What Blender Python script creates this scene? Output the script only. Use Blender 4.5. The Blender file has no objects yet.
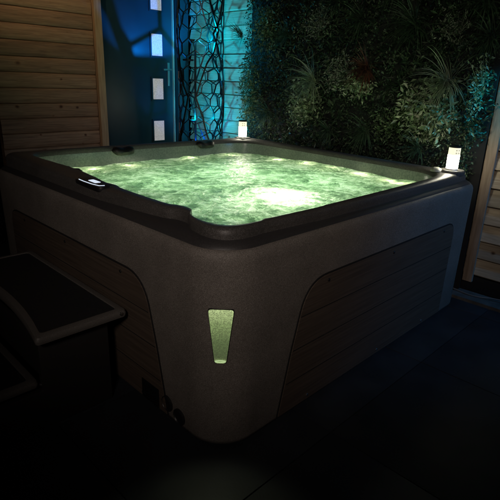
import bpy, bmesh, math, random
import numpy as np
from mathutils import Vector, Matrix, noise
random.seed(7); rng = np.random.default_rng(7)
sc = bpy.context.scene
COL = sc.collection
PI = math.pi

# ------------------------------------------------------------ camera
yaw, pitch, roll, fpx = .7760, .3337, .0347, 485.245
F = Vector((math.cos(yaw)*math.cos(pitch), math.sin(yaw)*math.cos(pitch), -math.sin(pitch)))
R = Vector((math.sin(yaw), -math.cos(yaw), 0)); U = R.cross(F)
R2 = R*math.cos(roll)+U*math.sin(roll); U2 = U*math.cos(roll)-R*math.sin(roll)
cam = bpy.data.cameras.new('camera'); co = bpy.data.objects.new('camera', cam); COL.objects.link(co)
m = Matrix((R2, U2, -F)).transposed().to_4x4(); m.translation = Vector((-.9974, -1.1049, 1.3679))
co.matrix_world = m
cam.sensor_width = 36; cam.lens = fpx/500*36; cam.clip_end = 200; cam.clip_start = .02
sc.camera = co

# ------------------------------------------------------------ world, exposure
w = bpy.data.worlds.new('World'); sc.world = w; w.use_nodes = True
nt = w.node_tree; bg = nt.nodes['Background']
sky = nt.nodes.new('ShaderNodeTexSky'); sky.sky_type = 'NISHITA'; sky.sun_disc = False
sky.sun_elevation = math.radians(-4); sky.sun_rotation = math.radians(200)
nt.links.new(sky.outputs[0], bg.inputs[0]); bg.inputs[1].default_value = .02
vs = sc.view_settings; vs.view_transform = 'Standard'; vs.look = 'None'; vs.exposure = 0; vs.gamma = 1
vs.use_curve_mapping = False

# ------------------------------------------------------------ lamps of the garden (tower and corner fittings are built below, the others are unseen)
def lamp(name, kind, loc, power, col, size=.02, aim=None, cone=None, blend=.3):
    l = bpy.data.lights.new(name, kind); l.energy = power; l.color = col
    if kind == 'AREA': l.shape = 'DISK'; l.size = size
    else: l.shadow_soft_size = size
    if kind == 'SPOT': l.spot_size = math.radians(cone); l.spot_blend = blend
    o = bpy.data.objects.new(name, l); COL.objects.link(o); o.location = loc
    if aim is not None: o.rotation_euler = (Vector(aim)-Vector(loc)).to_track_quat('-Z', 'Y').to_euler()
    return o
WARM = (1, .66, .38)
lamp('eaves_lamp', 'SPOT', (.1, 1.9, 3.1), 38, WARM, .06, (.75, 3.1, 2.35), 62, 1.0)
lamp('house_window_light', 'SPOT', (-2.15, -1.75, 2.45), 150, (1, .84, .74), .22, (.62, .52, 1.17), 50, 1.0)
CYAN = (.0, .60, 1.0)
lamp('tower_lamp', 'SPOT', (1.97, 2.62, 1.02), 22, CYAN, .035, (2.35, 2.60, 1.05), 168, .2)
lamp('tower_lamp', 'SPOT', (1.95, 2.60, 1.72), 18, CYAN, .035, (2.35, 2.60, 1.75), 168, .2)
lamp('tower_door_lamp', 'SPOT', (1.965, 2.68, 1.54), 34, (.0, .24, 1.0), .004, (1.90, 3.17, 1.97), 96, .35)
lamp('tower_low_lamp', 'SPOT', (1.96, 2.56, .80), 5, (.0, .14, 1.0), .01, (2.14, 2.75, 1.1), 120, .5)
lamp('garden_floodlight', 'SPOT', (2.16, -.62, 1.85), 60, (.0, .62, 1.0), .02, (2.27, .085, 1.27), 30, .8)
lamp('garden_floodlight_low', 'SPOT', (2.1, -1.9, 1.9), 48, (.05, .40, 1.0), .08, (2.1, -.1, .55), 70, 1.0)
lamp('corner_light_beam', 'SPOT', (-.02, -.02, .50), .8, (.95, 1.0, .66), .02, (-.24, -.24, .0), 80, .6)
# under the water
lamp('pool_light', 'POINT', (.90, .52, .71), 5, (.88, 1.0, .72), .06)
lamp('pool_light', 'POINT', (1.05, .60, .72), 3.2, (.88, 1.0, .72), .06)
for x, y, e in [(1.3, 1.25, 4), (.6, 1.3, 3.6), (1.5, .7, 3.4), (.45, .6, 2.6), (1.05, 1.75, 1.6), (1.7, 1.6, 1.8)]:
    lamp('pool_glow', 'POINT', (x, y, .38), e*2.4, (.66, 1.0, .60), .12)
JETS = [(.53, 1.86, .15), (.80, 1.85, .13), (1.36, 1.86, .09), (1.74, 1.82, .10), (1.45, 1.42, .05), (1.88, 1.45, .10), (1.90, 1.18, .10),
        (1.89, .95, .09), (1.89, .70, .12), (1.86, .45, .12), (1.84, .36, .08)]
for x, y, e in JETS:
    lamp('jet_light', 'POINT', (x, y, .762), e*4.2, (1.0, 1.0, .60), .014)

# ------------------------------------------------------------ materials
def mat(name, base=(.5, .5, .5), rough=.5, metal=0, emis=None, es=0, spec=.5):
    m = bpy.data.materials.new(name); m.use_nodes = True
    b = m.node_tree.nodes['Principled BSDF']
    b.inputs['Base Color'].default_value = (*base, 1); b.inputs['Roughness'].default_value = rough
    b.inputs['Metallic'].default_value = metal; b.inputs['Specular IOR Level'].default_value = spec
    if emis: b.inputs['Emission Color'].default_value = (*emis, 1); b.inputs['Emission Strength'].default_value = es
    return m
def N(m, t, **kw):
    n = m.node_tree.nodes.new(t)
    for k, v in kw.items():
        if k in n.inputs: n.inputs[k].default_value = v
        else: setattr(n, k, v)
    return n
def L(m, a, b): m.node_tree.links.new(a, b)
def ramp(m, fac, stops):
    r = N(m, 'ShaderNodeValToRGB'); L(m, fac, r.inputs[0])
    while len(r.color_ramp.elements) < len(stops): r.color_ramp.elements.new(.5)
    for e, (p, c) in zip(r.color_ramp.elements, stops): e.position = p; e.color = (*c, 1)
    return r.outputs[0]
def coords(m, scale=(1, 1, 1), gen='Object'):
    t = N(m, 'ShaderNodeTexCoord'); mp = N(m, 'ShaderNodeMapping'); mp.inputs['Scale'].default_value = scale
    L(m, t.outputs[gen], mp.inputs[0]); return mp.outputs[0]
def bump(m, h, strength, dist):
    b = N(m, 'ShaderNodeBump', Strength=strength, Distance=dist); L(m, h, b.inputs['Height'])
    L(m, b.outputs[0], m.node_tree.nodes['Principled BSDF'].inputs['Normal']); return b
def BS(m): return m.node_tree.nodes['Principled BSDF']

def textured(name, c0, c1, scale, rough, bs=.3, bd=.002, bscale=None, metal=0, detail=6, stretch=(1, 1, 1), spec=.5):
    m = mat(name, c0, rough, metal, spec=spec); v = coords(m, stretch)
    n = N(m, 'ShaderNodeTexNoise', Scale=scale, Detail=detail); L(m, v, n.inputs['Vector'])
    L(m, ramp(m, n.outputs[0], [(.35, c0), (.65, c1)]), BS(m).inputs['Base Color'])
    n2 = N(m, 'ShaderNodeTexNoise', Scale=bscale or scale*3, Detail=4); L(m, v, n2.inputs['Vector'])
    bump(m, n2.outputs[0], bs, bd); return m

def wood(name, dark, light, axis, pitchz, z0, rough=.65, knots=True):
    """boards lying along one axis: grain stretched along it, a tone of its own per board, dark knots"""
    m = mat(name, light, rough); t = N(m, 'ShaderNodeTexCoord')
    s = N(m, 'ShaderNodeSeparateXYZ'); L(m, t.outputs['Object'], s.inputs[0])
    a = s.outputs[0] if axis == 'X' else s.outputs[1]
    zz = N(m, 'ShaderNodeMath', operation='SUBTRACT'); L(m, s.outputs[2], zz.inputs[0]); zz.inputs[1].default_value = z0
    d = N(m, 'ShaderNodeMath', operation='DIVIDE'); L(m, zz.outputs[0], d.inputs[0]); d.inputs[1].default_value = pitchz
    fl = N(m, 'ShaderNodeMath', operation='FLOOR'); L(m, d.outputs[0], fl.inputs[0])
    wn = N(m, 'ShaderNodeTexWhiteNoise', noise_dimensions='1D'); L(m, fl.outputs[0], wn.inputs['W'])
    off = N(m, 'ShaderNodeMath', operation='MULTIPLY'); L(m, wn.outputs['Value'], off.inputs[0]); off.inputs[1].default_value = 17.3
    ax = N(m, 'ShaderNodeMath', operation='ADD'); L(m, a, ax.inputs[0]); L(m, off.outputs[0], ax.inputs[1])
    cb = N(m, 'ShaderNodeCombineXYZ'); L(m, ax.outputs[0], cb.inputs[0]); L(m, off.outputs[0], cb.inputs[1]); L(m, s.outputs[2], cb.inputs[2])
    mp = N(m, 'ShaderNodeMapping'); mp.inputs['Scale'].default_value = (4, 1, 75); L(m, cb.outputs[0], mp.inputs[0])
    n = N(m, 'ShaderNodeTexNoise', Scale=1.0, Detail=8, Roughness=.62, Distortion=1.0); L(m, mp.outputs[0], n.inputs['Vector'])
    col = ramp(m, n.outputs[0], [(.3, dark), (.62, light)])
    hs = N(m, 'ShaderNodeHueSaturation'); L(m, col, hs.inputs['Color'])
    vv = N(m, 'ShaderNodeMapRange'); L(m, wn.outputs['Value'], vv.inputs[0]); vv.inputs[3].default_value = .72; vv.inputs[4].default_value = 1.2
    L(m, vv.outputs[0], hs.inputs['Value']); out = hs.outputs[0]
    if knots:
        mp2 = N(m, 'ShaderNodeMapping'); mp2.inputs['Scale'].default_value = (6.2, 1, 8.3); L(m, cb.outputs[0], mp2.inputs[0])
        nd = N(m, 'ShaderNodeTexNoise', Scale=2.0, Detail=2); L(m, mp2.outputs[0], nd.inputs['Vector'])
        mx = N(m, 'ShaderNodeMix', data_type='VECTOR'); mx.inputs[0].default_value = .12
        L(m, mp2.outputs[0], mx.inputs[4]); L(m, nd.outputs['Color'], mx.inputs[5])
        vo = N(m, 'ShaderNodeTexVoronoi', Scale=1.0); L(m, mx.outputs[1], vo.inputs['Vector'])
        sk = N(m, 'ShaderNodeSeparateColor'); L(m, vo.outputs['Color'], sk.inputs[0])       # knots of different sizes, some cells without one
        sz = N(m, 'ShaderNodeMapRange'); L(m, sk.outputs[0], sz.inputs[0]); sz.inputs[1].default_value = 0; sz.inputs[3].default_value = 2.6; sz.inputs[4].default_value = .75; sz.clamp = True
        dk = N(m, 'ShaderNodeMath', operation='MULTIPLY'); L(m, vo.outputs['Distance'], dk.inputs[0]); L(m, sz.outputs[0], dk.inputs[1])
        k = ramp(m, dk.outputs[0], [(.04, (.16, .09, .055)), (.10, (.48, .36, .28)), (.13, (.80, .70, .62)), (.20, (1, 1, 1))])
        mm = N(m, 'ShaderNodeMix', data_type='RGBA', blend_type='MULTIPLY'); mm.inputs[0].default_value = 1
        L(m, out, mm.inputs[6]); L(m, k, mm.inputs[7]); out = mm.outputs[2]
    L(m, out, BS(m).inputs['Base Color']); bump(m, n.outputs[0], .35, .002)
    return m

M = {}
def granite(name, c0, c1, c2, rough, bs):
    m = mat(name, c1, rough, spec=.35); v = coords(m)
    vo = N(m, 'ShaderNodeTexVoronoi', Scale=560.0); L(m, v, vo.inputs['Vector'])
    sx = N(m, 'ShaderNodeSeparateColor'); L(m, vo.outputs['Color'], sx.inputs[0])
    c = ramp(m, sx.outputs[0], [(.10, c0), (.30, c1), (.72, c1), (.95, c2)])
    n = N(m, 'ShaderNodeTexNoise', Scale=3.5, Detail=6.0, Roughness=.65); L(m, v, n.inputs['Vector'])
    g_ = ramp(m, n.outputs[0], [(.3, (.80, .80, .80)), (.7, (1.12, 1.12, 1.12))])
    x = N(m, 'ShaderNodeMix', data_type='RGBA', blend_type='MULTIPLY'); x.inputs[0].default_value = 1
    L(m, c, x.inputs[6]); L(m, g_, x.inputs[7]); L(m, x.outputs[2], BS(m).inputs['Base Color'])
    r = N(m, 'ShaderNodeMapRange'); L(m, n.outputs[0], r.inputs[0]); r.inputs[3].default_value = rough-.12; r.inputs[4].default_value = rough+.12
    L(m, r.outputs[0], BS(m).inputs['Roughness'])
    n2 = N(m, 'ShaderNodeTexNoise', Scale=330.0, Detail=3.0); L(m, v, n2.inputs['Vector']); bump(m, n2.outputs[0], bs, .0022)
    return m
M['cabinet'] = granite('cabinet_plastic', (.095, .084, .075), (.150, .135, .119), (.235, .215, .195), .58, .6)
M['panel'] = textured('composite_panel', (.060, .044, .033), (.092, .069, .052), 3, .62, .3, .0008, 14, stretch=(1, 1, 34), detail=10)
M['gasket'] = mat('dark_gap', (.006, .006, .006), .8)
M['rim'] = granite('rim_acrylic', (.040, .038, .036), (.066, .062, .058), (.13, .125, .12), .44, .25)
M['shell'] = textured('pearl_acrylic', (.17, .20, .18), (.25, .28, .25), 90, .22, .05, .0005)
M['shoulder'] = textured('shoulder_acrylic', (.022, .021, .022), (.042, .040, .040), 300, .5, .15, .0006, 500)
M['black'] = mat('black_rubber', (.012, .012, .013), .45)
M['foam'] = textured('headrest_foam', (.005, .005, .005), (.009, .009, .009), 200, .5, .2, .0006)
M['steel'] = mat('steel', (.55, .55, .56), .3, 1)
M['dmetal'] = mat('dark_metal', (.012, .012, .013), .32, .3)
M['white'] = mat('white_plastic', (.75, .75, .72), .4)
M['logwall'] = wood('log_lap_pine', (.17, .100, .060), (.38, .240, .148), 'X', .12, .06)
M['fence'] = wood('fence_pine', (.30, .24, .16), (.50, .42, .30), 'Y', .122, .14)
M['trim'] = textured('pine_trim', (.36, .235, .13), (.52, .36, .21), 9, .6, .3, .002, 30, stretch=(6, 6, .6))
M['batten'] = textured('batten_wood', (.24, .18, .13), (.38, .30, .23), 9, .65, .3, .002, 30, stretch=(6, 6, .6))
M['door'] = textured('door_paint', (.012, .040, .052), (.016, .048, .062), 5, .42, .12, .001, 80)
M['doorframe'] = mat('door_frame', (.02, .05, .06), .45)
M['stone'] = textured('plinth', (.06, .058, .05), (.11, .10, .09), 14, .85, .5, .004)
M['step'] = textured('step_plastic', (.080, .074, .068), (.115, .106, .097), 220, .5, .4, .001, 400)
M['tread'] = textured('step_tread', (.009, .010, .011), (.015, .016, .018), 120, .6, .8, .0015, 180)
M['stepside'] = mat('step_side', (.014, .013, .012), .6)
M['cable'] = mat('cable', (.16, .155, .15), .5)

# ground: dark composite tiles
gm = M['tile'] = textured('patio_tile', (.009, .011, .014), (.019, .022, .027), 5, .58, .25, .002, 120, detail=9)
M['joint'] = mat('tile_joint', (.006, .006, .006), .9)

# frosted pane
pm = M['pane'] = mat('obscure_pane', (.62, .62, .60), .5)
v = coords(pm); n = N(pm, 'ShaderNodeTexVoronoi', Scale=110.0); L(pm, v, n.inputs['Vector'])
L(pm, ramp(pm, n.outputs['Distance'], [(.1, (.62, .61, .59)), (.7, (.48, .48, .47))]), BS(pm).inputs['Base Color'])
L(pm, ramp(pm, n.outputs['Distance'], [(.1, (.72, .69, .66)), (.7, (.52, .50, .48))]), BS(pm).inputs['Emission Color'])
BS(pm).inputs['Emission Strength'].default_value = .42      # faint glow put into the panes themselves
bump(pm, n.outputs['Distance'], .5, .002)

# water: churned, aerated, lit from the lamps below it
wm = bpy.data.materials.new('aerated_water'); wm.use_nodes = True; M['water'] = wm
ntw = wm.node_tree; ntw.nodes.remove(ntw.nodes['Principled BSDF'])
v = coords(wm, (1, 1, 1))
nz = N(wm, 'ShaderNodeTexNoise', Scale=3.2, Detail=3.0); L(wm, v, nz.inputs['Vector'])
mx = N(wm, 'ShaderNodeMix', data_type='VECTOR'); mx.inputs[0].default_value = .15; L(wm, v, mx.inputs[4]); L(wm, nz.outputs['Color'], mx.inputs[5])
n1 = N(wm, 'ShaderNodeTexNoise', Scale=7.0, Detail=9.0, Roughness=.72, Distortion=.35); L(wm, mx.outputs[1], n1.inputs['Vector'])
n2 = N(wm, 'ShaderNodeTexNoise', Scale=46.0, Detail=6.0, Roughness=.75, Distortion=.5); L(wm, mx.outputs[1], n2.inputs['Vector'])
mul = N(wm, 'ShaderNodeMix', data_type='RGBA'); mul.inputs[0].default_value = .34; L(wm, n1.outputs[0], mul.inputs[6]); L(wm, n2.outputs[0], mul.inputs[7])
vo = N(wm, 'ShaderNodeTexVoronoi', Scale=15.0, feature='DISTANCE_TO_EDGE'); L(wm, mx.outputs[1], vo.inputs['Vector'])      # caustic-like net of bright lines painted into the water colour
md_ = N(wm, 'ShaderNodeMapping'); md_.inputs['Scale'].default_value = (1.3, .8, 1); L(wm, n1.outputs['Color'], md_.inputs[0])
wa = N(wm, 'ShaderNodeVectorMath', operation='MULTIPLY_ADD'); L(wm, n1.outputs['Color'], wa.inputs[0]); wa.inputs[1].default_value = (.28, .28, 0); L(wm, mx.outputs[1], wa.inputs[2]); L(wm, wa.outputs[0], vo.inputs['Vector'])
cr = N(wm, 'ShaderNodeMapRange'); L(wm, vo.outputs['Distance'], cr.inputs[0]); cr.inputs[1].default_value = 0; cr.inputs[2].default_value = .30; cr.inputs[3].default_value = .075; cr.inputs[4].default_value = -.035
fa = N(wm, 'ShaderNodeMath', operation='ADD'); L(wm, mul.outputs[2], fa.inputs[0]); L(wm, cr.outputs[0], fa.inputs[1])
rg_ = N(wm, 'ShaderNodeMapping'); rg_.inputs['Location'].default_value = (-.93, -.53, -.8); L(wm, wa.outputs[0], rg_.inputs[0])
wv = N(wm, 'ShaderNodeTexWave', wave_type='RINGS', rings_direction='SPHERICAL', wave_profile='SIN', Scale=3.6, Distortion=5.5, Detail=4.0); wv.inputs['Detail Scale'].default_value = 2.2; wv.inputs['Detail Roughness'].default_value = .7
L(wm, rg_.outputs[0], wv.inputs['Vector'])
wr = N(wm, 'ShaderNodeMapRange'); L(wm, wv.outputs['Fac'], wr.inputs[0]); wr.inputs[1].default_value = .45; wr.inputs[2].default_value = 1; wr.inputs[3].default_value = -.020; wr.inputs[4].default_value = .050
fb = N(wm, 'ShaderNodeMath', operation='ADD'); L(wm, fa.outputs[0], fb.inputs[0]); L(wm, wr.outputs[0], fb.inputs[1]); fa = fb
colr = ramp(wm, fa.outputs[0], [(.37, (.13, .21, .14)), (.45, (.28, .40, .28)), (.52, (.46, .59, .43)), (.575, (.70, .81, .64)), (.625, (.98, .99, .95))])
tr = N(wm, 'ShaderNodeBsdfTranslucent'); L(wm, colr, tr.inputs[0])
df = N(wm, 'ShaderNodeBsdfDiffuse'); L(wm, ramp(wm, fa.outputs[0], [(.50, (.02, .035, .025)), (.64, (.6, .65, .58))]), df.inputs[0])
gl = N(wm, 'ShaderNodeBsdfGlossy', Roughness=.17); gl.inputs[0].default_value = (1, 1, 1, 1)
fr = N(wm, 'ShaderNodeFresnel', IOR=1.33)
rp = N(wm, 'ShaderNodeMapping'); rp.inputs['Scale'].default_value = (1, 1.25, 1); L(wm, mx.outputs[1], rp.inputs[0])
w1 = N(wm, 'ShaderNodeTexNoise', Scale=17.0, Detail=4.0, Roughness=.6, Distortion=.9); L(wm, rp.outputs[0], w1.inputs['Vector'])
w1.noise_type = 'RIDGED_MULTIFRACTAL' if hasattr(w1, 'noise_type') else w1.noise_type
w2 = N(wm, 'ShaderNodeTexNoise', Scale=52.0, Detail=4.0, Roughness=.6, Distortion=.6); L(wm, rp.outputs[0], w2.inputs['Vector'])
ba = N(wm, 'ShaderNodeBump', Strength=.45, Distance=.010); L(wm, w1.outputs[0], ba.inputs['Height'])
bp_ = N(wm, 'ShaderNodeBump', Strength=.9, Distance=.012); L(wm, w2.outputs[0], bp_.inputs['Height']); L(wm, ba.outputs[0], bp_.inputs['Normal'])
for q in (tr, df, gl, fr): L(wm, bp_.outputs[0], q.inputs['Normal'])
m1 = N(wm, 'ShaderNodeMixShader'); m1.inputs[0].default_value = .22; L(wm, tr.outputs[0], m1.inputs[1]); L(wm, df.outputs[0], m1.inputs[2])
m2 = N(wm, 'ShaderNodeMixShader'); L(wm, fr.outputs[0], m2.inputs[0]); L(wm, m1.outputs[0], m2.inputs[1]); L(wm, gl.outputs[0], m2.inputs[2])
L(wm, m2.outputs[0], ntw.nodes['Material Output'].inputs[0])

# glowing parts
M['lantern'] = mat('lantern_glow', (.9, .88, .8), .4, emis=(1, .95, .74), es=28.0)
M['lantern_dim'] = mat('lantern_upper_glow', (.8, .78, .7), .4, emis=(1, .93, .66), es=.95)
M['display'] = mat('display_glow', (.1, .1, .12), .3, emis=(.75, .85, 1.0), es=.9)
cl = M['cornerlight'] = mat('corner_light_lens', (.3, .4, .25), .35)
v = coords(cl); n = N(cl, 'ShaderNodeTexVoronoi', Scale=330.0); L(cl, v, n.inputs['Vector'])
sp = N(cl, 'ShaderNodeSeparateXYZ'); L(cl, v, sp.inputs[0])
g1 = ramp(cl, sp.outputs[2], [(.0, (.20, .25, .10)), (.025, (.025, .042, .013)), (.09, (.045, .075, .024)), (.16, (.14, .20, .075)), (.222, (.34, .42, .20))])
g2 = ramp(cl, n.outputs['Color'], [(.2, (.55, .55, .5)), (.8, (1.5, 1.5, 1.4))])
mm = N(cl, 'ShaderNodeMix', data_type='RGBA', blend_type='MULTIPLY'); mm.inputs[0].default_value = 1
L(cl, g1, mm.inputs[6]); L(cl, g2, mm.inputs[7]); L(cl, mm.outputs[2], BS(cl).inputs['Emission Color']); BS(cl).inputs['Emission Strength'].default_value = .95
gz = M['glass'] = mat('lantern_glass', (.9, .9, .9), .05); BS(gz).inputs['Transmission Weight'].default_value = 1

def leafmat(name, cols, rough=.5, trans=.25):
    m = mat(name, cols[0], rough); g = N(m, 'ShaderNodeNewGeometry')
    st = [((i+.5)/len(cols), c) for i, c in enumerate(cols)]
    c = ramp(m, g.outputs['Random Per Island'], st); L(m, c, BS(m).inputs['Base Color'])
    t = N(m, 'ShaderNodeBsdfTranslucent'); L(m, c, t.inputs[0]); x = N(m, 'ShaderNodeMixShader'); x.inputs[0].default_value = trans
    L(m, BS(m).outputs[0], x.inputs[1]); L(m, t.outputs[0], x.inputs[2]); L(m, x.outputs[0], m.node_tree.nodes['Material Output'].inputs[0])
    return m
M['leaf'] = leafmat('mixed_leaves', [(.012, .030, .012), (.020, .045, .018), (.040, .075, .032), (.015, .032, .016), (.13, .18, .10), (.026, .036, .014), (.020, .045, .024), (.012, .028, .012)])
M['pale'] = leafmat('variegated_leaves', [(.07, .12, .05), (.20, .27, .14), (.58, .62, .46), (.10, .16, .07), (.34, .41, .26), (.05, .08, .03)], .38)
M['grass'] = leafmat('dark_blades', [(.030, .060, .032), (.055, .095, .052), (.095, .135, .085)])
M['palegrass'] = leafmat('pale_blades', [(.28, .34, .23), (.44, .50, .37), (.14, .19, .12), (.20, .27, .16)])
M['red'] = leafmat('red_blades', [(.12, .045, .028), (.17, .07, .045), (.07, .03, .02)])
M['palegreen'] = leafmat('light_green_leaves', [(.08, .13, .05), (.05, .09, .035), (.26, .33, .18), (.06, .11, .045)])
M['speck'] = leafmat('tiny_pale_flowers', [(.15, .17, .12), (.30, .31, .26), (.05, .08, .04)])

# ------------------------------------------------------------ mesh helpers
class MB:
    def __init__(s): s.v = []; s.f = []
    def add(s, vs, fs):
        o = len(s.v); s.v += [tuple(q) for q in vs]; s.f += [tuple(i+o for i in f) for f in fs]; return s
    def box(s, a, b):
        (x0, y0, z0), (x1, y1, z1) = a, b
        return s.add([(x0, y0, z0), (x1, y0, z0), (x1, y1, z0), (x0, y1, z0), (x0, y0, z1), (x1, y0, z1), (x1, y1, z1), (x0, y1, z1)],
                     [(0, 3, 2, 1), (4, 5, 6, 7), (0, 1, 5, 4), (1, 2, 6, 5), (2, 3, 7, 6), (3, 0, 4, 7)])
    def bar(s, a, b, wd, dp, up):
        a, b, up = Vector(a), Vector(b), Vector(up).normalized(); d = (b-a).normalized(); sd = d.cross(up).normalized(); up = sd.cross(d)
        a = a-d*wd*.3; b = b+d*wd*.3
        q = [p+sd*i*wd/2+up*j*dp/2 for p in (a, b) for i, j in ((-1, -1), (1, -1), (1, 1), (-1, 1))]
        return s.add(q, [(0, 3, 2, 1), (4, 5, 6, 7), (0, 1, 5, 4), (1, 2, 6, 5), (2, 3, 7, 6), (3, 0, 4, 7)])
    def tube(s, pts, r, n=8):
        pts = [Vector(p) for p in pts]; rings = []
        for i, p in enumerate(pts):
            d = (pts[min(i+1, len(pts)-1)]-pts[max(i-1, 0)]).normalized()
            u = d.orthogonal().normalized() if i == 0 else (pu-d*pu.dot(d)).normalized()
            pu = u; vv = d.cross(u); rr = r[i] if isinstance(r, (list, tuple)) else r
            rings.append([p+(u*math.cos(2*PI*k/n)+vv*math.sin(2*PI*k/n))*rr for k in range(n)])
        vs_ = [q for rg in rings for q in rg]; fs = []
        for i in range(len(pts)-1):
            for k in range(n): fs.append((i*n+k, i*n+(k+1) % n, (i+1)*n+(k+1) % n, (i+1)*n+k))
        fs.append(tuple(range(n))[::-1]); fs.append(tuple((len(pts)-1)*n+k for k in range(n)))
        return s.add(vs_, fs)
    def lathe(s, prof, c=(0, 0, 0), n=32, axis=None):
        c = Vector(c); vs_ = []; fs = []
        q = Vector((0, 0, 1)).rotation_difference(Vector(axis)) if axis is not None else None
        for r, z in prof:
            for k in range(n):
                p = Vector((r*math.cos(2*PI*k/n), r*math.sin(2*PI*k/n), z))
                if q: p = q @ p
                vs_.append(c+p)
        for i in range(len(prof)-1):
            for k in range(n): fs.append((i*n+k, i*n+(k+1) % n, (i+1)*n+(k+1) % n, (i+1)*n+k))
        fs.append(tuple(range(n))[::-1]); fs.append(tuple((len(prof)-1)*n+k for k in range(n)))
        return s.add(vs_, fs)
    def prism(s, poly, ext):
        """poly: 3-D points, ext: extrusion vector"""
        n = len(poly); ext = Vector(ext); a = [Vector(p) for p in poly]
        return s.add(a+[p+ext for p in a], [tuple(range(n))[::-1], tuple(range(n, 2*n))]+[(k, (k+1) % n, n+(k+1) % n, n+k) for k in range(n)])
    def loft(s, rings, closed=True):
        n = len(rings[0]); fs = []
        for i in range(len(rings)-1):
            for k in range(n if closed else n-1): fs.append((i*n+k, i*n+(k+1) % n, (i+1)*n+(k+1) % n, (i+1)*n+k))
        return s.add([q for r in rings for q in r], fs)
    def build(s, name, m, parent=None, smooth=False, bevel=0, loc=(0, 0, 0)):
        me = bpy.data.meshes.new(name); me.from_pydata([tuple(Vector(q)-Vector(loc)) for q in s.v] if any(loc) else s.v, [], s.f); me.update()
        bm = bmesh.new(); bm.from_mesh(me); bmesh.ops.recalc_face_normals(bm, faces=bm.faces)
        if bevel: 
            bmesh.ops.remove_doubles(bm, verts=bm.verts, dist=1e-5)
            es = [e for e in bm.edges if len(e.link_faces) == 2 and e.calc_face_angle() > .6]
            bmesh.ops.bevel(bm, geom=es, offset=bevel, segments=2, affect='EDGES', profile=.6)
        bm.to_mesh(me); bm.free()
        if smooth: me.shade_smooth()
        if smooth == 'auto' or bevel: me.shade_smooth(); me.set_sharp_from_angle(angle=math.radians(38))
        me.materials.append(m)
        o = bpy.data.objects.new(name, me); COL.objects.link(o); o.location = loc
        if parent: o.parent = parent; o.matrix_parent_inverse = parent.matrix_world.inverted() if False else Matrix.Translation(-parent.location)
        return o
def tag(o, label=None, cat=None, group=None, kind=None):
    for k, v in (('label', label), ('category', cat), ('group', group), ('kind', kind)):
        if v: o[k] = v
    return o
def thing(name, loc, label, cat, group=None):
    o = bpy.data.objects.new(name, None); COL.objects.link(o); o.location = loc; o.empty_display_size = .1
    return tag(o, label, cat, group)

# ------------------------------------------------------------ ground
g = MB(); g.box((-40, -40, -.3), (40, 40, -.010)); tag(g.build('ground', M['joint']), kind='structure')
t = MB(); T = .8; gap = .0045
for i in range(-9, 10):
    for j in range(-8, 10):
        x0, y0 = 1.245+i*T, -.197+j*T
        dz = .0012*noise.noise(Vector((i*3.1, j*2.7, 0)))
        t.box((x0+gap/2, y0+gap/2, -.03), (x0+T-gap/2, y0+T-gap/2, 0+dz))
tag(t.build('patio', M['tile'], bevel=.002), kind='structure')

# ------------------------------------------------------------ hot tub
LX, LY = 2.115, 2.075
RAD = [.17, .095, .095, .095]
TC = Vector((LX/2, LY/2))
def outline_pts(step=.018):
    """points of the rounded outline with their outward normals; a radius of its own per corner"""
    r = RAD; pts = []
    cs = [((r[0], r[0]), PI, 1.5*PI, r[0]), ((LX-r[1], r[1]), 1.5*PI, 2*PI, r[1]), ((LX-r[2], LY-r[2]), 0, .5*PI, r[2]), ((r[3], LY-r[3]), .5*PI, PI, r[3])]
    for k, ((cx, cy), a0, a1, rr) in enumerate(cs):
        arc = []
        for i in range(19):
            a = a0+(a1-a0)*i/18; arc.append((cx+rr*math.cos(a), cy+rr*math.sin(a), math.cos(a), math.sin(a)))
        nx = cs[(k+1) % 4]; q = (nx[0][0]+nx[3]*math.cos(nx[1]), nx[0][1]+nx[3]*math.sin(nx[1]))
        pts += arc; e = arc[-1]; mm_ = int(math.dist(e[:2], q)/step)
        pts += [(e[0]+(q[0]-e[0])*i/mm_, e[1]+(q[1]-e[1])*i/mm_, e[2], e[3]) for i in range(1, mm_)]
    return pts
OUTN = outline_pts(); OUT = [p[:2] for p in OUTN]
def unit(p): d = Vector(p)-TC; return math.atan2(d.y, d.x)
ctrl = [(.19, .090), (.27, .084), (.30, .098), (.345, .088), (.62, .080), (.655, .092), (.70, .085), (1.1, .09), (1.5, .10), (1.72, .115), (1.84, .15), (1.925, .23), (1.965, .34),
        (1.985, .6), (1.99, 1.0), (1.99, 1.5), (1.97, 1.74), (1.90, 1.87), (1.74, 1.94), (1.5, 1.965), (1.2, 1.975), (.9, 1.975), (.6, 1.975), (.36, 1.972), (.22, 1.94), (.165, 1.86), (.165, 1.70),
        (.185, 1.5), (.19, 1.3), (.175, 1.13), (.155, 1.0), (.165, .92), (.15, .86), (.143, .7), (.143, .50), (.16, .455), (.172, .41), (.165, .36), (.125, .325), (.10, .26), (.10, .18), (.125, .118)]
def catmull(P, n=14):
    o = []; k = len(P)
    for i in range(k):
        a, b, c, d = [Vector(P[(i+j-1) % k]) for j in range(4)]
        for s_ in range(n):
            t_ = s_/n; o.append(.5*((2*b)+(-a+c)*t_+(2*a-5*b+4*c-d)*t_*t_+(-a+3*b-3*c+d)*t_**3))
    return o
INNER_POLY = catmull(ctrl)
def ray_poly(ang, P):
    d = Vector((math.cos(ang), math.sin(ang))); best = None
    for i in range(len(P)):
        a = P[i]-TC; b = P[(i+1) % len(P)]-TC; e = b-a
        den = d.x*e.y-d.y*e.x
        if abs(den) < 1e-12: continue
        t_ = (a.x*e.y-a.y*e.x)/den; u_ = (a.x*d.y-a.y*d.x)/den
        if t_ > 0 and -1e-6 <= u_ <= 1+1e-6 and (best is None or t_ > best): best = t_
    return TC+d*best
ANG = [unit(p) for p in OUT]
INN = [ray_poly(a, INNER_POLY) for a in ANG]
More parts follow.
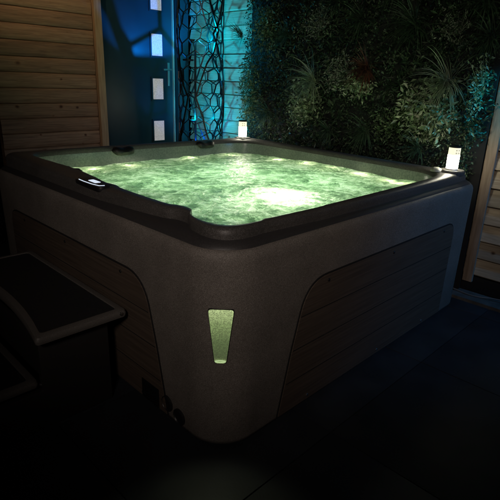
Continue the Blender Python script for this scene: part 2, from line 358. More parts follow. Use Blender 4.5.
OUTV = [Vector(p) for p in OUT]
def body_ring(d, z):
    """ring inset by d from the outside"""
    return [(x-nx*d, y-ny*d, z) for x, y, nx, ny in OUTN]
def flare(z): return .013*z/.775      # the cabinet widens a little towards the top
tub = thing('hot_tub', (LX/2, LY/2, 0), 'square brown hot tub with dark rim, filled with glowing green water', 'hot tub')
c = MB(); c.loft([body_ring(.03, .004), body_ring(.004, .012), body_ring(-flare(.03), .03), body_ring(-flare(.4), .4), body_ring(-flare(.775), .775), body_ring(-.0115, .797), body_ring(-.005, .812), body_ring(.004, .820), body_ring(.010, .821)])
c.build('cabinet', M['cabinet'], tub, smooth=True)
def lip_t(i):
    # the lip hugs the inner contour: about 6 cm wide, the shoulder takes the rest
    a = Vector(body_ring_cache[i][:2]); b = INN[i]; wd = (b-a).length
    return max(.06, 1-(.062)/max(wd, .01))
body_ring_cache = body_ring(.034, 0)
def lip_ring(frac, z):
    """frac 0 = outer foot of the lip, 1 = inner edge"""
    res = []
    for i in range(len(INN)):
        a = Vector(body_ring_cache[i][:2]); b = INN[i]; t0 = LT[i]
        q = a.lerp(b, t0+(1-t0)*frac)
        zc = z+.004*CORN[i]+(-.008+.020*min(1, max(0, (q.y-.2)/1.6))+.012*max(0, 1-q.x/1.6)*min(1, max(0, (q.y-1.2)/.7))) if z > .86 else z
        res.append((q.x, q.y, zc))
    return res
LT = []
for i, p in enumerate(INN):
    k = min(1, max(0, (math.hypot(p.x, p.y)-.45)/.45)); LT.append(lip_t(i)*(1-k)+.04*k)
LT = [sum(LT[(i+j) % len(LT)] for j in range(-5, 6))/11 for i in range(len(LT))]
CORN = []
for o_ in OUTV:
    k = 0
    for cx, cy in ((LX-.1, .1), (LX-.1, LY-.1)): k = max(k, math.exp(-((o_.x-cx)**2+(o_.y-cy)**2)/.03))
    CORN.append(k)
shd = MB(); shd.loft([body_ring(.008, .817), body_ring(.013, .829), body_ring(.030, .838), body_ring(.036, .842), lip_ring(.02, .846)])
shd.build('shoulder', M['shoulder'], tub, smooth=True)
lr = [lip_ring(-.02, .840), lip_ring(.0, .846), lip_ring(.0, .868), lip_ring(.05, .883), lip_ring(.16, .892), lip_ring(.45, .896), lip_ring(.8, .895),
      lip_ring(.93, .889), lip_ring(1.0, .877), lip_ring(1.03, .862)]
rim = MB(); rim.loft(lr); rim.build('rim', M['rim'], tub, smooth=True)
sh = MB()
def in_ring(d, z): return [tuple(p+(TC-p).normalized()*d)+(z,) for p in INN]
sh.loft([lip_ring(1.03, .862), in_ring(.012, .84), in_ring(.016, .80), in_ring(.03, .70), in_ring(.06, .55), in_ring(.35, .5), in_ring(.42, .2)])
sh.add([p for p in in_ring(.42, .2)], [tuple(range(len(INN)))])
sh.build('basin', M['shell'], tub, smooth='auto')

# side panels
def round_poly(pts, rad, n=6):
    out = []; k = len(pts)
    for i in range(k):
        p = Vector(pts[i]); a = (Vector(pts[i-1])-p); b = (Vector(pts[(i+1) % k])-p); r = rad[i] if isinstance(rad, (list, tuple)) else rad
        if r <= 0: out.append(p); continue
        A = p+a.normalized()*r; B = p+b.normalized()*r
        for j in range(n+1):
            t_ = j/n; out.append(A*(1-t_)**2+p*2*t_*(1-t_)+B*t_**2)
    return out
def side_panel(to3, nrm, screws):
    u0b, u0t, u1, zt, zb = .325, .445, 1.842, .617, .03
    base = [(u0b, zb), (u1, zb), (u1, zt), (u0t, zt), (u0t-.03, zt-.12) if False else (.385, .33)]
    P = round_poly([(u0b, zb), (u1+.003, zb), (u1, zt), (.455, zt), (.385, .33)], [0, 0, .09, .13, .03], 10)
    big = round_poly([(u0b-.006, zb-.004), (u1+.010, zb-.004), (u1+.006, zt+.007), (.452, zt+.007), (.379, .33)], [0, 0, .092, .134, .03], 10)
    nv = Vector(nrm)
    pn = MB(); pn.prism([to3(*q, .0045) for q in P], nv*.0035); po = pn.build('side_panel', M['panel'], tub, smooth='auto')
    gk = MB(); gk.prism([to3(*q, -.002) for q in big], nv*.006); gk.build('panel_surround', M['gasket'], tub)
    gr = MB()
    for z in (.470, .325, .175):
        ul = .385+(z-.33)*(.07/.287) if z > .33 else .325+(z-.03)*.2
        a = Vector(to3(ul+.004, z-.002, .0078)); b = Vector(to3(u1-.003, z+.002, .0078))
        c4 = [a, b, a-nv*.003, b+nv*.0007]; gr.box([min(q[i] for q in c4) for i in range(3)], [max(q[i] for q in c4) for i in range(3)])
    gr.build('plank_groove', M['gasket'], po)
    for u, z in screws:
        s_ = MB(); s_.lathe([(.0075, 0), (.0075, .002), (.005, .0045), (.002, .005)], to3(u, z, .008), 12, nrm); s_.build('screw', M['black'] if z > .5 else M['steel'], po, smooth='auto')
side_panel(lambda u, z, d: (u, -d-flare(z), z), (0, -1, 0), [(.59, .592), (1.13, .592), (1.70, .592), (.515, .05), (1.10, .05), (1.6, .05)])
side_panel(lambda u, z, d: (-d-flare(z), u, z), (-1, 0, 0), [(.62, .592), (1.14, .592), (1.64, .592), (.50, .05)])

# corner light (recess lens on the rounded corner)
cpt = Vector((.17-.17*math.cos(PI/4), .17-.17*math.sin(PI/4), 0)); nd = Vector((-1, -1, 0)).normalized(); td = Vector((1, -1, 0)).normalized()
cpt += td*(-.004)
def cl3(u, z, d): return cpt+td*u+Vector((0, 0, z))+nd*(d+flare(z))
def clpoly(g_): return round_poly([(-.021-g_, .388-g_), (.021+g_, .388-g_), (.046+g_, .606+g_), (-.046-g_, .606+g_)], [.012, .012, .012, .012])
fr_ = MB(); fr_.prism([cl3(q[0], q[1], -.02) for q in clpoly(.0022)], nd*.0225)
fo = fr_.build('corner_light', M['black'], tub)
ln = MB()
P1 = [cl3(q[0], q[1], -.01) for q in clpoly(0)]
ln.prism(P1, nd*.0145)
ln.build('lens', M['cornerlight'], fo, loc=(cpt.x, cpt.y, .386))
lc = MB(); lc.tube([cl3(.019*math.cos(a), .3965+.004*math.sin(a), .006) for a in [2*PI*k/14 for k in range(15)]], .0022, 6)
lc.build('lens_ring', mat('lens_ring_glow', (.4, .5, .3), .3, emis=(.6, .8, .4), es=.55), fo, smooth=True)

# round outlets and a vent plate low on the left face
for y, z in ((.325, .082), (.243, .060)):
    o_ = MB(); o_.lathe([(.036, 0), (.036, .006), (.030, .009), (.027, .004), (.004, .003)], (-.001-flare(z), y, z), 24, (-1, 0, 0)); o_.build('outlet_cap', M['black'], tub, smooth='auto')
vp = MB(); vp.box((-.014, .375, .032), (-.009, .50, .125)); vp.build('vent_plate', M['dmetal'], tub, bevel=.002)

# headrests
def headrest(x, y, rot, wd=.17):
    b_ = MB(); prof = [(-.032, .0), (-.026, .030), (-.004, .042), (.022, .038), (.040, .018), (.045, -.01), (.040, -.034), (.030, -.04), (.012, -.02), (-.012, -.006)]
    rings = []
    for k in range(13):
        u_ = -1+2*k/12; s_ = math.sqrt(max(0.02, 1-abs(u_)**5)); dipp = .010*math.exp(-(u_*2.2)**2)
        rings.append([(u_*wd/2, p[0]*s_, .72*(p[1]-1.6*dipp if p[1] > 0 else p[1])*s_) for p in prof])
    b_.loft(rings); n_ = len(prof); b_.add(rings[0], [tuple(range(n_))]); b_.add(rings[-1], [tuple(range(n_))[::-1]])
    q = Matrix.Translation((x, y, .882 if y > 1.7 else .868)) @ Matrix.Rotation(rot, 4, 'Z')
    b_.v = [tuple(q @ Vector(p)) for p in b_.v]
    b_.build('headrest', M['foam'], tub, smooth='auto')
headrest(.82, 1.965, PI); headrest(1.56, 1.955, PI); headrest(.190, 1.46, -PI/2+.12, .16)

# control panel on the left rim
cp = MB(); P = round_poly([(.035, .86), (.115, .86), (.125, 1.12), (.045, 1.12)], [.03]*4)
cp.prism([(x, y, .880) for x, y in P], (0, 0, .022)); cpo = cp.build('control_panel', M['black'], tub, bevel=.004)
ds = MB(); P = round_poly([(.072, .96), (.102, .96), (.105, 1.04), (.077, 1.04)], [.008]*4); ds.prism([(x, y, .9015) for x, y in P], (0, 0, .002)); ds.build('display', M['display'], cpo)
ls = MB(); ls.tube([(.055, 1.085, .903), (.050, 1.03, .903), (.049, .95, .903), (.056, .895, .903), (.078, .885, .903)], .0020, 6); ls.build('glint_strip', M['display'], cpo, smooth=True)  # glowing tube added for the pale glints along the panel edge
kb = MB(); kb.lathe([(.034, 0), (.034, .008), (.028, .018), (.016, .024), (.003, .025)], (1.90, .175, .890), 24); kb.build('diverter_knob', textured('knob', (.25, .25, .22), (.35, .35, .3), 60, .4), tub, smooth='auto')
for x, y in ((1.965, .105), (1.965, 1.935)):
    pd = MB(); pd.lathe([(.075, 0), (.075, .018), (.068, .026), (.052, .026), (.050, .022), (.003, .022)], (x, y, .878 if y < 1 else .890), 8 if y > 1 else 28)
    pd.build('corner_pad', M['rim'], tub, smooth='auto')

# ------------------------------------------------------------ water
wb = MB(); NR = 150; nI = len(INN); edge = [p+(TC-p).normalized()*.014 for p in INN]
def wz(x, y):
    q = Vector((x*4.2, y*4.2, 1.3)); a = noise.fractal(q+Vector((noise.noise(q*.7)*1.2, noise.noise(q*.8+Vector((9, 2, 1)))*1.2, 0)), .8, 2.1, 4)
    b = noise.noise(Vector((x*26+3*noise.noise(Vector((x*5, y*5, 3))), y*26, 5)))
    up = math.exp(-((x-.88)**2+(y-.5)**2)/.05)
    return .797+.012*a+.0022*b*(1+2*up)+.010*up*(.5+noise.noise(Vector((x*14, y*14, 8))))
vs_ = [(TC.x, TC.y, wz(TC.x, TC.y))]
for r_ in range(1, NR+1):
    for p in edge:
        q = TC.lerp(p, r_/NR); vs_.append((q.x, q.y, wz(q.x, q.y)))
fs_ = [(0, 1+k, 1+(k+1) % nI) for k in range(nI)]
for r_ in range(NR-1):
    o_ = 1+r_*nI
    for k in range(nI): fs_.append((o_+k, o_+nI+k, o_+nI+(k+1) % nI, o_+(k+1) % nI))
wb.add(vs_, fs_); wo = wb.build('water', M['water'], smooth=True); tag(wo, 'churned glowing green water filling the hot tub', 'water', kind='structure')

# ------------------------------------------------------------ lanterns
def lantern(x, y, z, label):
    t_ = thing('lantern', (x, y, z), label, 'lantern', 'lanterns on the rim of the hot tub')
    b_ = MB(); b_.lathe([(.032, 0), (.034, .004), (.034, .010), (.030, .012)], (x, y, z), 32); b_.build('base', M['white'], t_, smooth='auto')
    b_ = MB(); b_.lathe([(.0335, .012), (.034, .09), (.0335, .092)], (x, y, z), 32); b_.build('diffuser', M['lantern'], t_, smooth='auto')
    b_ = MB(); b_.lathe([(.0335, .0925), (.0340, .094), (.0335, .134), (.033, .1345)], (x, y, z), 32); u_ = b_.build('upper_shade', M['lantern_dim'], t_, smooth='auto')
    for a0 in (3.75, 4.2):
        mk = MB()
        for zz in (.100, .116):
            mk.add([(x+.0346*math.cos(a), y+.0346*math.sin(a), z+h) for a in (a0, a0+.28) for h in (zz, zz+.009)], [(0, 2, 3, 1)])
        mk.build('vent_mark', mat('mark', (.5, .48, .4), .6, emis=(1, .93, .66), es=.42), u_)
    b_ = MB(); b_.lathe([(.034, .1347), (.0365, .136), (.0365, .143), (.030, .147), (.003, .148)], (x, y, z), 32); b_.build('cap', M['black'], t_, smooth='auto')
    return t_
lantern(1.955, .105, .902, 'glowing white lantern on the right corner of the hot tub rim')
lantern(1.955, 1.93, .913, 'glowing white lantern on the back corner of the tub beside cyan boards')

# ------------------------------------------------------------ step unit beside the tub
st = thing('spa_steps', (-.42, 1.0, 0), 'dark two-tread spa steps with curved front against the left face of the tub', 'steps')
def tread(x_in, x_out, y0, y1, z, bowd, th, inset=.030):
    def outline(g_):
        pts = [(x_in-g_, y0+g_), (x_in-g_, y1-g_)]
        n_ = 18
        for k in range(n_+1):
            u_ = k/n_; y = (y1-g_)+(y0+g_-(y1-g_))*u_
            pts.append((x_out+g_+bowd*(4*u_*(1-u_))*1.0, y))
        return round_poly(pts[:2]+pts[2:3], 0)[:2]+[Vector(p) for p in pts[2:]]
    def rounded(g_, r_=.03):
        P = outline(g_); n_ = len(P); rad = [0]*n_; rad[0] = rad[1] = .03; rad[2] = r_; rad[-1] = r_
        rad = [min(r, .02) for r in rad]; return round_poly(P, rad, 5)
    m_ = MB(); rr = [rounded(.010), rounded(.002), rounded(0), rounded(0), rounded(.004), rounded(.014), rounded(inset), rounded(inset+.004)]
    zz = [z-th, z-th+.004, z-th+.012, z-.014, z-.004, z, z, z-.005]
    m_.loft([[(p.x, p.y, h) for p in r_] for r_, h in zip(rr, zz)])
    m_.add([(p.x, p.y, z-th) for p in rr[0]], [tuple(range(len(rr[0])))])
    o_ = m_.build('tread', M['step'], st, smooth='auto')
    i_ = MB(); q = rounded(inset+.001); i_.prism([(p.x, p.y, z-.012) for p in q], (0, 0, .008)); i_.build('grip_mat', M['tread'], o_)
tread(-.040, -.425, .545, 1.53, .45, .05, .036)
tread(-.40, -.80, .63, 1.42, .22, .055, .034)
for y0 in (.61, 1.42):
    s_ = MB(); s_.prism([(-.10, y0, .004), (-.72, y0, .004), (-.72, y0, .178), (-.395, y0, .178), (-.395, y0, .403), (-.10, y0, .403)], (0, .03, 0)); s_.build('side_frame', M['stepside'], st, bevel=.004)
s_ = MB(); s_.box((-.385, .642, .225), (-.365, 1.418, .395)); s_.build('riser', M['stepside'], st, bevel=.003)
s_ = MB(); s_.lathe([(.009, 0), (.009, .004), (.003, .006)], (-.396, .625, .20), 12, (-1, 0, 0)); s_.build('bolt', M['steel'], st, smooth='auto')
s_ = MB(); s_.lathe([(.008, 0), (.008, .004), (.003, .006)], (-.07, .544, .438), 12, (0, -1, 0)); s_.build('bolt', M['steel'], st, smooth='auto')

# ------------------------------------------------------------ summer house (log-lap wall and teal door)
sh_ = thing('summer_house', (1.6, 3.4, 0), 'pine log-lap summer house with a dark teal door behind the hot tub', 'summer house')
def cladding(axis, plane, a0, a1, z0, n, pitch_, prof, sign, back):
    """boards as one wavy section, run along one axis"""
    b_ = MB(); sec = []
    for k in range(n):
        for h, d in prof: sec.append((z0+pitch_*(k+h), d))
    segs = max(2, int((a1-a0)/.12)); rings = []
    for i in range(segs+1):
        a = a0+(a1-a0)*i/segs; ring = []
        for z, d in sec:
            k = int((z-z0)/pitch_+.001); wob = .0022*noise.noise(Vector((a*2.2, k*5.3, 0)))+.0016*noise.noise(Vector((a*1.1, k*7.7, 3)))
            dd = plane+sign*(d+wob); ring.append((a, dd, z+wob*1.2) if axis == 'X' else (dd, a, z+wob*1.2))
        top = sec[-1][0]; ring += [(a, plane-sign*back, top) if axis == 'X' else (plane-sign*back, a, top), (a, plane-sign*back, z0) if axis == 'X' else (plane-sign*back, a, z0)]
        rings.append(ring)
    b_.loft(rings); b_.add(rings[0], [tuple(range(len(rings[0])))]); b_.add(rings[-1], [tuple(range(len(rings[0])))[::-1]])
    return b_
LOG = [(0.0, -.006), (.03, .006), (.09, .011), (.25, .015), (.5, .0165), (.75, .015), (.91, .011), (.97, .006), (.995, -.006)]
cladding('X', 3.12, .415, 1.262, .06, 21, .12, LOG, -1, .05).build('log_wall', M['logwall'], sh_, smooth='auto')
s_ = MB(); s_.box((1.270, 3.075, 0), (1.338, 3.20, 2.62)); s_.build('corner_trim', M['trim'], sh_, bevel=.003)
s_ = MB(); s_.box((1.27, 3.235, 0), (2.36, 3.30, 2.62)); s_.build('wall_behind_door', M['doorframe'], sh_)
s_ = MB(); s_.box((1.342, 3.16, 2.50), (2.335, 3.23, 2.60)); s_.box((2.205, 3.15, 0), (2.338, 3.23, 2.497)); s_.build('door_frame', M['doorframe'], sh_, bevel=.003)
dr = MB(); dr.box((1.345, 3.178, .42), (2.150, 3.224, 2.495)); do = dr.build('door', M['door'], sh_, bevel=.002)
s_ = MB(); s_.box((1.342, 3.12, 0), (2.20, 3.23, .415)); s_.build('door_sill', M['stone'], sh_, bevel=.004)
for k in range(5):
    zc = .862+.4067*k
    s_ = MB(); x0, x1, z0, z1 = 1.905, 2.030, zc-.098, zc+.098
    for a, b in (((x0-.016, z0-.016), (x1+.016, z0)), ((x0-.016, z1), (x1+.016, z1+.016)), ((x0-.016, z0), (x0, z1)), ((x1, z0), (x1+.016, z1))):
        s_.box((a[0], 3.168, a[1]), (b[0], 3.1775, b[1]))
    fo_ = s_.build('window', M['door'], do)
    s_ = MB(); s_.box((x0, 3.1725, z0), (x1, 3.1775, z1)); s_.build('pane', M['pane'], fo_)
s_ = MB(); s_.box((2.156, 3.163, .42), (2.166, 3.19, 2.49)); s_.build('door_edge_strip', mat('edge_strip', (.45, .36, .28), .5), do)
s_ = MB(); s_.box((2.085, 3.168, 1.30), (2.112, 3.177, 1.52)); hb = s_.build('handle_plate', M['steel'], do, bevel=.002)
s_ = MB(); s_.tube([(2.098, 3.168, 1.455), (2.098, 3.125, 1.455), (2.085, 3.118, 1.455), (2.00, 3.118, 1.452)], .009, 8); s_.build('handle', M['steel'], hb, smooth='auto')
rf = MB(); rf.box((.30, 2.95, 2.63), (2.42, 5.3, 2.70)); rf.build('roof', M['stone'], sh_)
s_ = MB(); s_.box((.45, 5.1, 0), (2.36, 5.2, 2.62)); s_.box((.62, 3.175, 0), (.67, 5.095, 2.62)); s_.build('rear_wall', M['doorframe'], sh_)

# ------------------------------------------------------------ fence along the right side
fn = thing('board_fence', (2.38, .4, 0), 'horizontal pine board fence behind the plants, cyan-lit at one end', 'fence')
SHIP = [(0.0, -.016), (.07, -.014), (.075, .026), (.12, .030), (.2, .029), (.5, .021), (.8, .012), (.93, .008), (.995, .006)]
cladding('Y', 2.375, -3.2, 3.14, .14, 20, .122, SHIP, -1, .02).build('boards', M['fence'], fn, smooth='auto')
s_ = MB(); s_.box((2.322, -.012, .10), (2.350, .052, 2.58)); s_.build('batten', M['batten'], fn, bevel=.003)
for y in (-3.0, -1.2, .6, 2.4):
    s_ = MB(); s_.box((2.40, y, 0), (2.50, y+.1, 2.62)); s_.build('post', M['batten'], fn, bevel=.004)
gb = MB(); gb.box((2.362, -3.2, -.004), (2.392, 3.14, .132)); tag(gb.build('gravel_board', M['black'], bevel=.004), 'low black board under the fence beside the patio edge', 'gravel board')
sd = MB(); sd.box((2.20, -3.2, -.02), (2.355, 3.0, .022)); tag(sd.build('border_strip', M['stone']), kind='structure')
cb = MB(); cp_ = [(2.33, .35, .045), (2.30, .16, .034), (2.285, .06, .031), (2.27, -.03, .030), (2.275, -.10, .033), (2.30, -.18, .04), (2.31, -.30, .045), (2.30, -.6, .04)]
cps = [Vector(p) for p in cp_]; sm = []
for i in range(len(cps)-1):
    for s__ in range(6):
        a, b, c_, d = cps[max(i-1, 0)], cps[i], cps[i+1], cps[min(i+2, len(cps)-1)]; t_ = s__/6
        sm.append(.5*((2*b)+(-a+c_)*t_+(2*a-5*b+4*c_-d)*t_*t_+(-a+3*b-3*c_+d)*t_**3))
cb.tube(sm, .004, 6); tag(cb.build('cable', M['cable'], smooth=True), 'thin pale cable trailing along the foot of the fence', 'cable')

# ------------------------------------------------------------ lattice tower with lamps inside
tw = thing('lattice_tower', (2.05, 2.6, 0), 'tall dark metal lattice tower lit from inside in front of cyan boards', 'lattice tower')
RX, CXT, CYT = .205, 2.05, 2.6
def cyl(a, z, r=RX): return Vector((CXT+r*math.cos(a), CYT+r*math.sin(a), z))
lt = MB(); NA = 10; HZ = .082; rows = int(2.42/HZ); rr_ = random.Random(3)
zr = .05; rows_z = []
while zr < 2.44: rows_z.append(zr); zr += .044 if len(rows_z) % 2 else .072
rows = len(rows_z)-1; nodes = {}
for j in range(rows+1):
    for i in range(NA):
        nodes[(i, j)] = ((i+(.5 if j % 4 in (1, 2) else 0)+rr_.uniform(-.15, .15))*2*PI/NA, rows_z[j]+rr_.uniform(-.010, .010))
def ed(p, q):
    a, b = nodes[p], nodes[q]; da = (b[0]-a[0]+PI) % (2*PI)-PI
    P_ = cyl(a[0], a[1]); Q_ = cyl(a[0]+da, b[1]); md = (P_+Q_)/2; lt.bar(P_, Q_, .0065, .010, (md.x-CXT, md.y-CYT, 0))
for j in range(rows):
    for i in range(NA):
        if j % 2: ed((i, j), (i, j+1))
        else:
            k = 1 if j % 4 == 2 else -1
            ed((i, j), (i, j+1)); ed((i, j), ((i+k) % NA, j+1))
lt.build('lattice', M['dmetal'], tw)
for s__ in range(3):
    for sg in (1, -1):
        sd_ = MB(); pts = []
        for k in range(18):
            z = .05+k*.1425+(rr_.uniform(-.03, .03) if 0 < k < 17 else 0); tri = abs(((k*.1425/.57) % 2)-1)*2-1     # straight zigzag, crossing its neighbour
            pts.append(cyl(s__*2*PI/3+.5+sg*(.52*tri+.40)+rr_.uniform(-.06, .06), z, RX+.010))
        for k in range(17):
            md = (pts[k]+pts[k+1])/2; sd_.bar(pts[k], pts[k+1], .013, .012, (md.x-CXT, md.y-CYT, 0))
        sd_.build('frame_strand', M['dmetal'], tw)
for z in (.03, 2.48):
    s_ = MB(); s_.tube([cyl(2*PI*k/32, z) for k in range(33)], .012, 6); s_.build('hoop', M['dmetal'], tw, smooth=True)
s_ = MB(); s_.lathe([(.09, 0), (.09, .01), (.03, .02), (.010, .03), (.010, 1.70), (.003, 1.702)], (2.0, 2.62, .002), 16); sp_ = s_.build('lamp_post', M['dmetal'], tw, smooth='auto')
for x, y, z in ((1.97, 2.62, 1.02), (1.95, 2.60, 1.72)):
    s_ = MB(); s_.lathe([(.003, -.03), (.02, -.028), (.026, -.012), (.024, -.012), (.015, -.024), (.003, -.024)], (x, y, z), 16); s_.build('spotlight_housing', M['black'], sp_, smooth='auto')
s_ = MB(); s_.lathe([(.003, -.012), (.05, -.010), (.052, .004), (.050, .004), (.048, -.006), (.003, -.008)], (1.965, 2.68, 1.54), 24); s_.build('cutoff_dish', M['black'], sp_, smooth='auto')  # opaque dish added to cut the blue light off low on the door

# ------------------------------------------------------------ plant wall
def leaves(centers, normals, size, spread, per, rg, aspect=.42, droop=.3):
    """sprigs: each centre carries `per` leaves round a short stem"""
    n = len(centers)*per
    C = np.repeat(np.asarray(centers, float), per, 0); Nn = np.repeat(np.asarray(normals, float), per, 0)
    off = np.clip(rg.normal(size=(n, 3)), -1.8, 1.8)*spread; C = C+off
    d = rg.normal(size=(n, 3))*.75+off/max(spread, 1e-6)*.45+np.array([0, 0, -droop])+Nn*.35
    d /= np.linalg.norm(d, axis=1, keepdims=True)
    nn = Nn+rg.normal(size=(n, 3))*.55+np.array([0, 0, .25]); s_ = np.cross(d, nn); s_ /= np.linalg.norm(s_, axis=1, keepdims=True)+1e-9
    nn = np.cross(s_, d); l = size*(.55+.9*rg.random((n, 1))); wd = l*aspect
    A = C; Lf = C+d*l*.45-s_*wd*.5+nn*l*.06; Rt = C+d*l*.45+s_*wd*.5+nn*l*.06; Tp = C+d*l-nn*l*.12; Md = C+d*l*.45-nn*l*.03
    V = np.stack([A, Lf, Md, Rt, Tp], 1).reshape(-1, 3); b = np.arange(n)*5
    Fc = np.concatenate([np.stack([b, b+2, b+1], 1), np.stack([b, b+3, b+2], 1), np.stack([b+1, b+2, b+4], 1), np.stack([b+2, b+3, b+4], 1)])
    return V, Fc
def npmesh(name, V, Fc, m, parent=None, loc=None):
    me = bpy.data.meshes.new(name)
    if loc is not None: V = V-np.asarray(loc)
    me.from_pydata(V.tolist(), [], Fc if isinstance(Fc, list) else Fc.tolist()); me.update(); me.materials.append(m)
    o = bpy.data.objects.new(name, me); COL.objects.link(o)
    if loc is not None: o.location = loc
    if parent: o.parent = parent
    return o
Y0, Y1, Z0, Z1 = .06, 2.24, .05, 2.35
bk = MB(); bk.box((2.318, .06, .03), (2.340, 2.22, 2.5)); tag(bk.build('plant_wall_backing', M['gasket']), 'black backing sheet of the plant wall on the fence', 'backing sheet')
def surf(y, z):
    return 2.245+.055*noise.noise(Vector((y*3.1, z*3.1, 2)))+.03*noise.noise(Vector((y*9, z*9, 4)))
cen = []; patch = []
for _ in range(7600):
    y = random.uniform(Y0, Y1); z = random.uniform(Z0, Z1)
    if y < .12 and z < 1.05: y += .08
    ed_ = min(y-Y0, Y1-y); x = surf(y, z)+random.uniform(-.015, .055)+(.04 if ed_ < .05 else 0)
    cen.append((min(x, 2.31), y, z)); patch.append(noise.noise(Vector((y*2.6+7, z*2.6, 1))))
cen = np.array(cen); patch = np.array(patch)
sets = [(patch < -.12, .017, .018, 7, .60, 'leaf'), ((patch >= -.12) & (patch < .12), .026, .024, 5, .45, 'leaf'), (patch >= .12, .038, .028, 4, .30, 'leaf')]
VV, FF, o_ = [], [], 0
for msk, sz, spd, per, asp, mt in sets:
    c_ = cen[msk]; V, Fc = leaves(c_, np.tile([-1, 0, .1], (len(c_), 1)), sz, spd, per, rng, asp)
    VV.append(V); FF.append(Fc+o_); o_ += len(V)
tag(npmesh('plant_wall_leaves', np.concatenate(VV), np.concatenate(FF), M['leaf']), 'dense dark green small leaves covering the fence behind the tub', 'leaves', kind='stuff')

def clump(y, z, w_, h_, mt, size, label, dense=1.0, cat='plant', asp=.4, group=None, depth=.06):
    n = int(560*w_*h_/.04*dense*.35); rg = np.random.default_rng(int(y*1000+z*77))
    a = np.clip(rg.normal(size=(n, 3)), -1.9, 1.9)*np.array([depth*.6, w_*.34, h_*.34]); c_ = a+np.array([surf(y, z)-.035, y, z])
    c_[:, 0] = np.minimum(c_[:, 0], 2.30)
    V, Fc = leaves(c_, np.tile([-1, 0, .2], (n, 1)), size, size*.5, 4, rg, asp)
    st_ = MB(); root = Vector((2.305, y, z-h_*.2))
    for q in c_[::max(1, n//40)]:
        q = Vector(q); md = root.lerp(q, .5)+Vector((-.01, 0, .01)); st_.tube([root, md, q], [.0022, .0016, .0009], 4)
    Vs = np.array(st_.v); Fs = [tuple(int(k)+len(V) for k in f) for f in st_.f]
    V = np.concatenate([V, Vs]); Fc = [tuple(f) for f in Fc.tolist()]+Fs
    return tag(npmesh('leafy_plant', V, Fc, M[mt], loc=(2.25, y, z)), label, cat, group)
def tuft(y, z, ln_, nb, mt, label, wdt=.0068, spread=1.0, dirv=(-1, 0, .3), name='grass_tuft', group=None, droop=1.0):
    rg = random.Random(int(y*1000+z*99)); b_ = MB(); base = Vector((surf(y, z)-.045, y, z))
    for _ in range(nb):
        a = rg.uniform(0, 2*PI); el = rg.uniform(.1, 1.25)*spread
        ax = Vector(dirv).normalized(); u = ax.orthogonal().normalized(); v_ = ax.cross(u)
        d = (ax*math.cos(el)+(u*math.cos(a)+v_*math.sin(a))*math.sin(el)).normalized(); l = ln_*rg.uniform(.55, 1.1); wd = wdt*rg.uniform(.7, 1.3)
        p = base+Vector((rg.gauss(0, .008), rg.gauss(0, .012), rg.gauss(0, .012))); n_ = 7; L_, Rr = [], []; s_ = d.cross(Vector((-.6, .2, .7))).normalized()
        for k in range(n_+1):
            t_ = k/n_; wq = wd*(1-t_**2*.95)*(.6+.4*min(1, t_*4)); L_.append(p-s_*wq/2); Rr.append(p+s_*wq/2)
            d = (d+Vector((0, 0, -.16*droop*(.4+t_)))).normalized(); p = p+d*l/n_
            if p.x > 2.30: p.x = 2.30
        q = L_+Rr; b_.add(q, [(k, k+1, n_+2+k, n_+1+k) for k in range(n_)])
    me = bpy.data.meshes.new(name); me.from_pydata([tuple(Vector(q)-base) for q in b_.v], [], b_.f); me.update(); me.materials.append(M[mt])
    o = bpy.data.objects.new(name, me); COL.objects.link(o); o.location = base
    return tag(o, label, 'grass tuft' if name == 'grass_tuft' else 'fern', group)
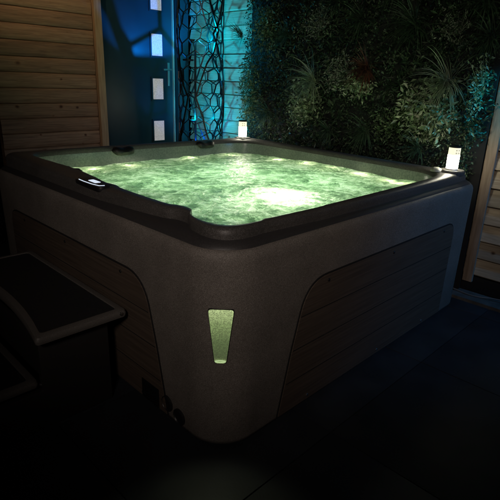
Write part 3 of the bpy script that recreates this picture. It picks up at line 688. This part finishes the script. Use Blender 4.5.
# pale leafy plants
clump(1.50, 1.20, .22, .26, 'pale', .028, 'pale leafy plant under the large pale grass tuft', 1.1)
clump(.42, 1.23, .25, .27, 'pale', .040, 'large pale broad-leaved plant above the right lantern', 1.3, asp=.40)
clump(.98, 1.36, .20, .10, 'pale', .030, 'small bright-leaved plant below the red-brown grass tuft', 1.0)
clump(.72, 1.12, .20, .18, 'palegreen', .026, 'pale leafy plant low on the wall left of the right lantern', .5)
clump(1.42, 1.80, .22, .18, 'speck', .016, 'plant with tiny whitish flowers near the top left of the plant wall', .8)
clump(.34, 1.72, .18, .20, 'speck', .016, 'plant with tiny whitish flowers at the upper right of the plant wall', .6)
clump(1.15, 1.45, .20, .20, 'speck', .018, 'speckled small-leaved plant right of the large pale grass tuft', .8)
clump(.13, 1.38, .09, .28, 'pale', .022, 'cyan-lit leafy plant at the right edge of the plant wall', .7)
clump(.12, 1.14, .07, .14, 'leaf', .034, 'dark leafy plant above the fence batten at the right edge', .5)
clump(2.10, 1.28, .16, .44, 'palegreen', .030, 'leafy plant lit green beside the cyan boards', .7)
clump(1.95, 1.80, .20, .24, 'palegreen', .030, 'green-lit leafy plant at the top left of the plant wall', 1.0)
clump(.18, .45, .12, .5, 'pale', .034, 'leafy plant in the gap between tub and fence batten', .35)
# tufts
tuft(1.44, 1.385, .27, 190, 'palegrass', 'large pale arching grass tuft in the middle left of the plant wall', .0055)
tuft(.33, 1.40, .27, 190, 'palegrass', 'large pale arching grass tuft above the broad-leaved plant on the right', .0055)
tuft(.90, 1.47, .21, 130, 'red', 'red-brown grass tuft in the middle of the plant wall')
tuft(.60, 1.74, .30, 110, 'grass', 'large dark green grass tuft at the upper right centre')
tuft(1.68, 1.72, .20, 80, 'grass', 'dark green grass tuft at upper left of the plant wall')
tuft(2.20, 1.74, .17, 80, 'grass', 'dark spiky grass tuft jutting over the cyan boards', .005, droop=.3)
tuft(1.03, 1.80, .24, 90, 'grass', 'dark grass tuft at the top centre of the plant wall')
tuft(.17, 1.86, .26, 90, 'grass', 'teal-lit grass tuft hanging at the top right corner')
tuft(.10, 1.66, .20, 70, 'grass', 'teal-lit grass tuft at the right edge below the top corner tuft')
tuft(1.88, 1.12, .22, 90, 'grass', 'dark grass tuft low on the wall right of the back lantern')
tuft(.88, 1.05, .24, 80, 'grass', 'dark grass tuft low in the middle of the plant wall above the rim')
tuft(1.22, 1.02, .20, 70, 'grass', 'dark grass tuft just above the rim below the speckled plant')
tuft(.44, .98, .20, 60, 'grass', 'dark grass tuft directly behind the right lantern', droop=.5)
tuft(1.25, 1.93, .22, 80, 'grass', 'dark grass tuft at the very top of the plant wall, left of centre')
tuft(.80, 1.98, .22, 80, 'grass', 'dark grass tuft at the very top of the plant wall, right of centre')
